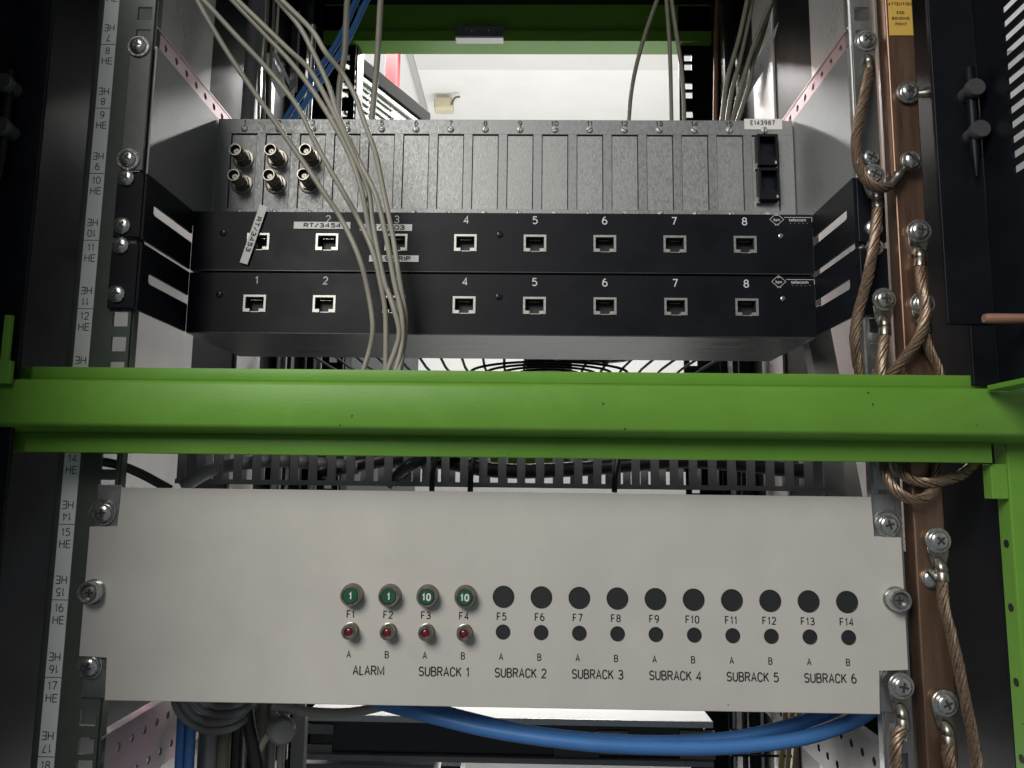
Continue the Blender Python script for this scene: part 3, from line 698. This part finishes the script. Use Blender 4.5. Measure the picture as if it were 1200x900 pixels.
# ================================================================== COPPER BAR AND BONDING STRAPS
cbar = thing('copper_busbar', 'upright copper earthing bar with yellow label at right', 'busbar', (0, 0, 0))
MB().box(246.9, 264.6, -8, 4, -330, 420, .8).build('bar', 'copper', cbar)
pL0 = at(1038, 10, -8.4); pL1 = at(1068, 43, -8.4)
lb = MB().box(248.6, 263.6, -8.5, -8.05, 290.5, 330, .15).build('warning_label', 'yellow_label', cbar)
text('ATTENTION', 2.3, 256.1, -8.6, 312.0, 'print_black', lb, 'printed_word', .82, 0, .05)
for k, s in enumerate(('ESD', 'BONDING', 'POINT')): text(s, 2.1, 256.1, -8.6, 306-k*3.9, 'print_black', lb, 'printed_word', .85, 0, .05)
MB().box(249.5, 262.8, -8.6, -8.5, 318.5, 326).build('printed_box', 'print_black', lb)
screw(SCREW_SLOT, cbar, at(1090, 678, -8).x, -8, at(1090, 678, -8).z, .9, 'bar_screw')
def lug_screw(t, x, y, z, slot=False): screw(SCREW_SLOT if slot else SCREW_W, t, x, y, z, None, 'screw')
def strap(lab, head, lug_end, pathpx, yh, slot=False, R=3.05, tail=None):
    h = at(*head, yh); e = at(*lug_end, yh-1.2)
    t = thing('bonding_strap', lab, 'earth strap', h, 'braided copper bonding straps')
    d = (e-h); L = d.length; u = d.normalized(); n = Vector((-u.z, 0, u.x)).normalized()
    b = MB()
    ring = []
    for k in range(24): ring.append((math.cos(k*math.pi/12)*7.0, math.sin(k*math.pi/12)*7.0))
    b.prism(ring, -1.6, -.2, 'y', .25)
    # flat tongue narrowing to the crimp barrel
    A = [u*3+n*6.3, u*(L*.40)+n*5.6, u*(L*.66)+n*3.5, u*(L*.66)-n*3.5, u*(L*.40)-n*5.6, u*3-n*6.3]
    b.prism([(p.x, p.z) for p in A], -1.75, -.25, 'y', .2)
    c0 = u*(L*.50); c1 = u*L
    b.tube([c0+Vector((0, -.6, 0)), c0.lerp(c1, .25)+Vector((0, -2.6, 0)), c0.lerp(c1, .5)+Vector((0, -3.4, 0)), c0.lerp(c1, .55)+Vector((0, -3.4, 0)), c0.lerp(c1, .62)+Vector((0, -3.4, 0)), c1+Vector((0, -3.4, 0))], 3, 14, [2.4, 3.3, 3.5, 3.0, 3.5, 3.6])
    b.build('lug', 'nickel', t, True)
    lug_screw(t, 0, -1.6, 0, slot)
    pts = [at(*p[:2], p[2]) - h for p in pathpx]
    MB().twist(smooth_path([c1*.97+Vector((0, -3.4, 0))]+pts, 2.5), R).build('braid', 'braid', t, True)
    if tail:   # second lug at the far end
        e2 = at(*tail[0], tail[2])-h; s2 = at(*tail[1], tail[2])-h; u2 = (s2-e2).normalized()
        b = MB(); b.tube([e2-u2*1, e2+u2*3, e2+u2*5, e2+u2*6, e2+u2*8, e2+u2*13], 3, 14, [3.5, 3.5, 3.0, 3.5, 3.4, 2.2])
        b.prism([(s2.x+math.cos(k*math.pi/12)*6.6, s2.z+math.sin(k*math.pi/12)*6.6) for k in range(24)], s2.y-1, s2.y+.4, 'y', .2)
        b.build('lug', 'nickel', t, True); screw(SCREW_SLOT, t, s2.x, s2.y-1, s2.z, .7, 'screw')
    return t
strap('braided copper strap bowing from the topmost rail screw to the slotted bar screw', (1013, 50), (1016, 86), [(1014, 107, -14), (1007, 137, -16), (1003, 165, -18), (1006, 192, -20), (1016, 212, -21), (1031, 221, -20), (1043, 217, -17)], -1, False, 3.05, ((1044, 216), (1067, 189), -14))
strap('longest braided copper strap looping down behind and below the green beam', (1021, 207), (1026, 246), [(1024, 285, -10), (1017, 325, -14), (1007, 362, -16), (1002, 395, -16), (1005, 425, -12), (1018, 475, -8), (1031, 525, -8), (1038, 555, -14), (1052, 577, -18), (1075, 586, -18), (1094, 573, -15), (1098, 545, -10), (1092, 500, -9)], -4)
strap('braided copper strap hanging straight down from the rail below the black panels', (1034, 352), (1034, 394), [(1033, 430, -9), (1036, 490, -9), (1048, 540, -10), (1068, 562, -14), (1095, 565, -17), (1125, 557, -12), (1142, 543, -6)], -2)
strap('braided copper strap curving left from the upper middle bar screw', (1075, 272), (1075, 314), [(1080, 335, -16), (1084, 355, -17), (1083, 378, -17), (1074, 401, -17), (1056, 424, -15), (1044, 440, -12)], -8)
strap('braided copper strap half hidden behind another just above the beam', (1079, 357), (1081, 392), [(1088, 408, -12), (1099, 430, -11), (1104, 450, -10)], -8, False, 2.8)
strap('long braided copper strap running down the bar beside the grey panel', (1097, 633), (1101, 680), [(1106, 710, -14), (1115, 745, -14), (1124, 785, -14), (1132, 825, -14), (1140, 865, -13), (1147, 910, -13)], -8)
strap('braided copper strap at the lower right corner screw of the grey panel', (1054, 803), (1055, 851), [(1050, 872, -10), (1050, 915, -9)], -4, False, 3.4)
strap('short braided copper strap at the bottom of the copper bar', (1105, 823), (1108, 870), [(1112, 892, -14), (1120, 930, -12)], -8, False, 3.4)
# sideways lug on the bar
h = at(1063, 110, -8); t = thing('cable_lug', 'silver lug pointing right from the upper bar screw', 'lug', h)
b = MB(); b.prism([(math.cos(k*math.pi/12)*7, math.sin(k*math.pi/12)*7) for k in range(24)], -1.6, -.2, 'y', .2)
b.tube([(5, -1.2, -1), (9, -2.6, -1.5), (12, -3.4, -1.5), (18, -3.4, -1.5)], 3, 14, [2.6, 3.0, 3.6, 3.8]); b.build('lug', 'nickel', t, True)
lug_screw(t, 0, -1.6, 0)

# ================================================================== SLOTTED WIRING DUCT behind the panel
cdct = thing('cable_duct', 'dark grey slotted wiring duct between the beam and the grey panel', 'cable duct', (0, 40, 2.5))
MB().box(-212, 222.5, 0, 1.6, 0, 3.2).build('base_strip', 'duct_grey', cdct)
MB().box(-212, 222.5, 1.7, 44, -.0, 1.4).build('floor_strip', 'duct_grey', cdct)
MB().box(-212, 222.5, 44.1, 45.7, 0, 3.2).build('base_strip', 'duct_grey', cdct)
f0 = None
for row, yy in ((0, 0), (1, 44.1)):
    for k in range(35):
        if f0 is None: f0 = o = MB().box(0, 5.4, 0, 1.6, 3.22, 46).build('finger', 'duct_grey', cdct)
        else: o = dup(f0, cdct)
        o.location = Vector((-211+12.52*k, yy, 0))*S
MB().box(222.6, 236, 20, 23, -6, 44).build('end_plate', 'duct_grey', cdct)
def cable(name, lab, cat, path, r, m, group=None, n=10, step=5):
    o = MB().tube(smooth_path(path, step), r, n).build(name, m, None, True); return tag(o, lab, cat, group)
cable('black_cable', 'thick black cable lying along the wiring duct', 'cable', [(-120, 60, 12), (-60, 64, 22), (0, 62, 14), (60, 66, 16), (130, 60, 22), (210, 62, 16)], 5.2, 'cable_dark', 'dark cables in the duct')
cable('black_cable', 'black cable looping over the duct fingers at centre', 'cable', [(-70, 50, 4), (-56, 34, 16), (-40, 52, 24), (-10, 56, 30), (20, 60, 33), (70, 62, 28)], 4.2, 'cable_dark', 'dark cables in the duct')
cable('black_cable', 'dark grey cable sloping into the left end of the duct', 'cable', [at(215, 570, 34), at(245, 552, 36), at(275, 545, 56), at(330, 540, 60), at(420, 548, 60)], 4.6, 'duct_grey', 'dark cables in the duct')
cable('black_cable', 'black cable reaching from the rail hole to the grey panel top edge', 'cable', [at(120, 541, 6), at(140, 545, 10), at(165, 555, 16), at(200, 574, 22)], 2.9, 'cable_dark')
for x, lab in ((508, 'black tie strap over the duct left of centre'), (553, 'black tie strap over the duct at centre'), (722, 'black tie strap over the duct right of centre')):
    o = MB().tube(smooth_path([at(x-2, 577, 30), at(x-1, 555, 33), at(x+2, 540, 36), at(x+4, 520, 40)], 6), 1.8, 8).build('tie_strap', 'cable_dark', None, True); tag(o, lab, 'tie strap')

# ================================================================== CABLES ABOVE AND IN FRONT
G = 'grey cables hanging across the panels'
def up(l): return [(l[0][0]+(l[0][0]-l[1][0])*4, l[0][1]+(l[0][1]-l[1][1])*4)]+l
def pc(lst, y0, y1): lst = up(lst) if lst[0][1] < 0 else lst; n = len(lst); return [at(x, y, y0+(y1-y0)*k/(n-1)) for k, (x, y) in enumerate(lst)]
GC = [
 ('grey cable hanging furthest left across the sockets', [(226,-14),(231,0),(267,62),(314,131),(350,182),(379,225),(400,257),(421,302),(432,345),(437,382),(434,407),(424,440)]),
 ('grey cable just right of the leftmost one', [(218,-14),(238,0),(275,40),(317,85),(350,127),(372,172),(402,225),(420,257),(437,295),(447,337),(452,372),(452,440)]),
 ('grey cable ending in a curl back to the left above the beam', [(258,-14),(272,0),(312,42),(340,72),(367,107),(392,147),(412,187),(425,228),(435,282),(447,320),(460,357),(468,388),(464,408),(452,440)]),
 ('grey cable third from right in the hanging bunch', [(264,-14),(278,0),(335,55),(365,85),(395,140),(417,187),(432,225),(437,262),(452,335),(470,372),(472,410),(466,440)]),
 ('grey cable second from right in the hanging bunch', [(316,-14),(325,0),(350,30),(365,57),(385,100),(397,137),(420,187),(440,228),(452,275),(462,330),(471,370),(471,405),(462,440)]),
 ('grey cable hanging furthest right across the slots', [(318,-14),(330,0),(365,35),(382,62),(402,87),(416,112),(426,140),(440,180),(449,222),(460,275),(467,320),(475,370),(474,397),(468,440)])]
for lab, pts in GC:
    pts = up(pts); n = len(pts); P = [at(x, y, 20+22*k/(n-1)+random.uniform(-3, 3)) for k, (x, y) in enumerate(pts)]
    cable('grey_cable', lab, 'cable', P, 1.8, 'cable_grey', G, 10, 4)
for lab, pts, Y in (('light grey cable dropping straight down left of the red pillar', [(412,-10),(407,0),(404,60),(398,100),(396,150)], 240), ('light grey cable dropping in front of the vented cabinet', [(448,-10),(446,0),(442,70),(436,138),(434,150)], 240)):
    cable('grey_cable', lab, 'cable', pc(pts, Y, Y), 3.0, 'cable_grey', 'grey cables dropping behind the subrack')
for lab, pts in (('blue cable slanting behind the grey bunch, left of the pair', [(432,-20),(418,0),(395,50),(360,100),(328,150)]), ('blue cable slanting behind the grey bunch, right of the pair', [(440,-14),(430,0),(403,55),(368,106),(338,150)])):
    cable('blue_cable', lab, 'cable', pc(pts, 330, 260), 3.3, 'cable_blue', 'blue cables at upper left')
for lab, pts in (('single olive grey cable bowing in front of the white ceiling', [(776,-14),(770,0),(753,50),(741,100),(736,150)]), ('straight olive cable, left of the pair near the rear upright', [(781,-14),(781,0),(785,60),(787,150)]), ('olive cable beside the rear upright, right of the pair', [(785,-14),(787,0),(792,35),(798,75),(801,110),(802,150)])):
    cable('olive_cable', lab, 'cable', pc(pts, 300, 280), 2.2, 'cable_olive', 'thin olive cables behind the subrack')
for lab, pts in (('olive cable leftmost of the bunch right of the rear upright', [(881,-14),(876,0),(866,45),(852,95),(845,150)]), ('olive cable second of the bunch right of the rear upright', [(884,-14),(878,20),(866,75),(857,110),(851,150)]), ('olive cable in the middle of the bunch right of the rear upright', [(910,-14),(905,0),(888,40),(872,90),(856,150)]), ('olive cable rightmost of the bunch right of the rear upright', [(907,-8),(894,40),(882,75),(878,100),(862,150)])):
    cable('olive_cable', lab, 'cable', pc(pts, 330, 270), 2.5, 'cable_olive', 'olive cables at upper right')
# perforated cable trays seen edge on
def slotted_strap(lab, pA, pB, wdt, m):
    t = thing('slotted_strip', lab, 'cable tray', pA, 'slotted metal strips'); d = pB-pA; L = d.length; u = d.normalized()
    side = u.cross(Vector((0.3, 1, 0))).normalized(); nn = u.cross(side).normalized()
    M3 = Matrix((u, nn, side)).transposed(); t.rotation_euler = M3.to_euler()
    b = MB(); b.box(0, L, -1, 1, 0, wdt*.27); b.box(0, L, -1, 1, wdt*.73, wdt)
    x = 0
    while x < L: b.box(x, min(L, x+6), -1, 1, wdt*.27, wdt*.73); x += 22
    b.box(0, L, 1.05, 12, wdt-1.6, wdt); b.build('strip', m, t); return t
slotted_strap('slotted bright metal strip behind the grey cables at upper left', at(322, 60, 300), at(346, 108, 330), 14, 'white_powder')
slotted_strap('slotted metal strip slanting behind the olive cables at upper right', at(940, -20, 300), at(866, 108, 420), 20, 'galv_smooth')
slotted_strap('thin slotted metal strip between the black hose and the blue cables', at(352, 20, 320), at(348, 108, 330), 9, 'galv_smooth')
cable('black_hose', 'thick dark hose standing behind the subrack at upper left', 'hose', pc([(300,-20),(298,30),(294,90),(290,150)], 260, 240), 7.2, 'duct_grey')
cable('black_hose', 'dark hose with a tie near the top left of the rear beam', 'hose', pc([(322,-20),(318,30),(314,90),(310,150)], 330, 320), 5.0, 'cable_dark')
for k, (lab, x0, x1) in enumerate((('thin grey cable beside the dark hose, nearest it', 308, 303), ('thin grey cable beside the dark hose, middle one', 313, 309), ('thin grey cable beside the dark hose, furthest right', 320, 316))):
    cable('thin_cable', lab, 'cable', pc([(x0+2,-20),(x0,30),(x1+1,80),(x1,150)], 250, 240), 1.4, 'cable_olive', 'thin cables beside the hose')
cable('steel_rod', 'bright steel rod standing right of the slotted strip at upper left', 'rod', pc([(367,30),(365,80),(361,150)], 300, 300), 3.2, 'galv_smooth')
cable('brown_cable', 'brown cable at the rear upright near the top right', 'cable', pc([(842,-20),(840,30),(839,90),(838,150)], 500, 500), 3.4, 'rust')

# ================================================================== WIRE SHELF seen under the black panels
ws = thing('wire_shelf', 'dark wire shelf behind the rack under the black panels', 'shelf', (0, 250, 131))
b0 = None
for k in range(20):
    x = -195+k*21.5
    o = MB().tube([(0, 0, 0), (-3, 110, 0), (0, 230, 0)], 1.5, 6).build('wire', 'black_matte', ws, True) if b0 is None else dup(b0, ws)
    b0 = b0 or o; o.location.x = x*S
for Y in (0, 230): MB().tube([(-215, Y, 2.6), (235, Y, 2.6)], 1.6, 6).build('rim_wire', 'black_matte', ws, True)
fg = thing('fan_guard', 'round wire fan guard lying on the wire shelf under the black panels', 'fan guard', (45, 385, 128))
for q in (34, 52, 70, 88): MB().tube([(math.cos(k*math.pi/24)*q, math.sin(k*math.pi/24)*q, 0) for k in range(49)], 1.5, 6).build('ring_wire', 'black_matte', fg, True)
MB().lathe((0, 0, 4), (0, 0, 1), [(0, 26), (20, 26), (22, 24)], 24).build('hub', 'black_satin', fg, True)
cable('black_cable', 'black cable bundle resting on the wire shelf under the black panel', 'cable', [(10, 300, 150), (40, 320, 143), (70, 335, 140), (110, 345, 141), (140, 340, 146), (165, 330, 156)], 7, 'cable_dark')
for x, lab, m, r in ((330, 'pale steel tube left of the hanging cables under the black panel', 'galv_smooth', 6), (352, 'dark tube under the black panel at left', 'black_satin', 7), (372, 'pale steel tube under the black panel nearest the cables', 'galv_smooth', 5), (873, 'dark tube under the black panel at right', 'black_satin', 8)):
    a = at(x, 425, 420); tag(MB().lathe((a.x, 420, -300), (0, 0, 1), [(0, r), (480, r)], 14).build('tube', m, None, True), lab, 'tube', 'upright tubes behind the rack')
t = thing('support_bracket', 'grey leaning support strut under the right end of the black panels', 'bracket', at(965, 420, 100))
MB().prism([(-14, 40), (4, 40), (30, -140), (12, -140)], 0, 14, 'y', .6).build('strut', 'cable_mid', t)

# ================================================================== BELOW THE GREY PANEL
un = thing('rear_unit', 'black equipment unit with pale top edge seen below the grey panel', 'rack unit', (0, 200, -224))
MB().box(-162, 177, 0, 46, 33.5, 36, .6).build('top_sheet', 'white_powder', un)
MB().box(-162, 177, -1.5, -.1, 31, 36.2, .4).build('top_lip', 'galv_smooth', un)
MB().box(-158, 170, 4, 250, 5, 33).build('body', 'black_gloss', un)
for x0, y0, x1, y1 in ((358, 849, 391, 860), (358, 873, 389, 886), (700, 857, 736, 884), (797, 857, 838, 890), (455, 886, 470, 890)):
    a = at(x0, y1, 202); c = at(x1, y0, 202); MB().box(a.x, c.x, 2, 3.9, a.z+224, c.z+224, .4).build('mounting_bracket', 'duct_grey', un)
a = at(649, 888, 201); c = at(702, 872, 201); MB().box(a.x, c.x, 1, 1.9, a.z+224, c.z+224).build('sticker', 'knob_grey', un)
MB().box(-162, 177, -1.5, 30, .2, 4.8, .5).build('bottom_lip', 'cabinet_grey', un)
u2 = thing('vented_unit', 'pale unit with slotted vents at the bottom edge under the black unit', 'rack unit', (0, 260, -300))
MB().box(-185, -60, 0, 100, 0, 52, .6).build('vent_face', 'cabinet_grey', u2)
v0 = None
for k in range(16):
    o = MB().prism([(-3, 0), (2.4, 0), (8, 30), (2.6, 30)], -1.2, -.1, 'y').build('vent_slot', 'white_powder', u2) if v0 is None else dup(v0, u2)
    v0 = v0 or o; o.location = Vector((-178+k*6.4+(4 if k > 4 else 0)+(4 if k > 9 else 0), 0, 18))*S
MB().box(-54, -36, 0, 60, 0, 52).build('post', 'black_gloss', u2)
# thick blue hoses slung under the panel
BH = 'thick blue hoses under the panel'
cable('blue_hose', 'thick blue hose sagging under the grey panel, lower of the pair', 'hose', [at(440, 822, 26), at(500, 838, 24), at(580, 857, 20), at(680, 871, 17), at(770, 876, 16), at(860, 875, 16), at(940, 865, 18), at(1000, 845, 24), at(1030, 826, 30)], 4.25, 'cable_blue', BH, 16, 4)
cable('blue_hose', 'blue hose lying just above the sagging one at right', 'hose', [at(470, 820, 32), at(540, 840, 30), at(620, 858, 28), at(700, 867, 27), at(780, 870, 26), at(850, 866, 26), at(900, 857, 26), at(950, 843, 30), at(1000, 822, 36)], 4.1, 'cable_blue', BH, 16, 4)
# coil of dark cable at left
def ellipse(cx, cy, rx, ry, Y, a0, a1, n=26): return [at(cx+math.cos(a0+(a1-a0)*k/n)*rx, cy+math.sin(a0+(a1-a0)*k/n)*ry, Y+6*math.sin(k*.5)) for k in range(n+1)]
for k, (lab, ry, rx) in enumerate((('coiled grey cable under the panel, innermost loop', 15, 28), ('coiled grey cable under the panel, second loop', 25, 37), ('coiled grey cable under the panel, third loop', 33, 40), ('coiled grey cable under the panel, outermost loop', 42, 47))):
    cable('coiled_cable', lab, 'cable', ellipse(264-5*k+(k%2)*3, 811+k, rx, ry, 50+6*k, -.3+.05*k, math.pi+.35-.04*k), 2.9, 'cable_mid', 'coiled cables at lower left', 10, 4)
LV = [('blue cable standing at lower left, first of two', 213, 80, 3.4, 'cable_blue'), ('blue cable standing at lower left, second of two', 224, 80, 3.4, 'cable_blue'), ('wide grey cable at lower left beside the blue pair', 246, 100, 7.5, 'cable_mid'), ('brownish grey cable at lower left, fourth from the bracket', 264, 100, 4.6, 'cable_olive'), ('black cable crossing in front of the grey ones at lower left', 292, 70, 4.4, 'cable_dark'), ('grey cable at lower left right of the black one', 306, 110, 4.0, 'cable_olive'), ('dark cable at lower left under the round cap', 318, 120, 4.0, 'cable_mid'), ('pale cable at lower left nearest the square post', 331, 120, 2.8, 'cable_grey'), ('black cable at lower left between the grey bundles', 276, 112, 6, 'cable_dark')]
for lab, x, Y, r, m in LV:
    sh = 14 if 'crossing' in lab else -4
    cable('upright_cable', lab, 'cable', [at(x+sh*-.3, 815, Y), at(x, 850, Y), at(x+sh*.4, 880, Y), at(x+sh*.8, 915, Y)], r, m, 'upright cables at lower left')
a = at(327, 852, 70); cpz = tag(MB().lathe((a.x, 70, a.z), (.5, -1, .1), [(0, 9), (14, 9), (17, 7), (18, 0)], 20).build('round_cap', 'cable_mid', None, True), 'dark round cap among the cables at lower left', 'cap')
cable('grey_cable', 'pale cable curving up to the round cap at lower left', 'cable', [at(300, 900, 74), at(304, 880, 72), at(314, 862, 72), at(326, 856, 74)], 2.2, 'cable_grey')
a = at(350, 840, 150); tag(MB().box(a.x-5, a.x+5, 150, 160, -330, a.z+2, .6).build('square_post', 'cable_mid'), 'square grey post left of the black rear unit', 'post')
cable('clear_cable', 'pale flat cable lying under the panel edge left of the blue hose', 'cable', [at(318, 826, 60), at(360, 834, 70), at(410, 835, 80), at(455, 826, 90)], 3.2, 'cable_grey')
# right: ladder wires, yellow cables
ld = thing('wire_ladder', 'dark wire ladder behind the blue hose at lower right', 'cable ladder', at(880, 870, 230))
for x in (-14, 10, 28): MB().tube([(x, 0, -80), (x, 0, 60)], 1.6, 8).build('rail', 'galv_smooth', ld, True)
for k in range(7): MB().tube([(-18, -2, -70+k*20), (34, -2, -70+k*20)], 1.2, 6).build('rung', 'black_satin', ld, True)
for k, lab in enumerate(('leftmost yellow cable of the three at lower right', 'middle yellow cable of the three at lower right', 'rightmost yellow cable of the three at lower right')):
    cable('yellow_cable', lab, 'cable', [at(922+k*8, 815, 120), at(919+k*8, 850, 120), at(914+k*8, 910, 120)], 1.7, 'cable_yellow', 'yellow cables at lower right')
t = thing('grey_column', 'pale grey column at lower right behind the blue hose', 'post', at(990, 870, 190)); MB().box(-14, 16, 0, 20, -120, 70, 1).build('post', 'cabinet_grey', t)
cable('black_cable', 'thin black cable bending at lower right below the hose', 'cable', [at(972, 850, 150), at(978, 870, 150), at(990, 890, 145), at(1002, 915, 140)], 1.6, 'cable_dark')
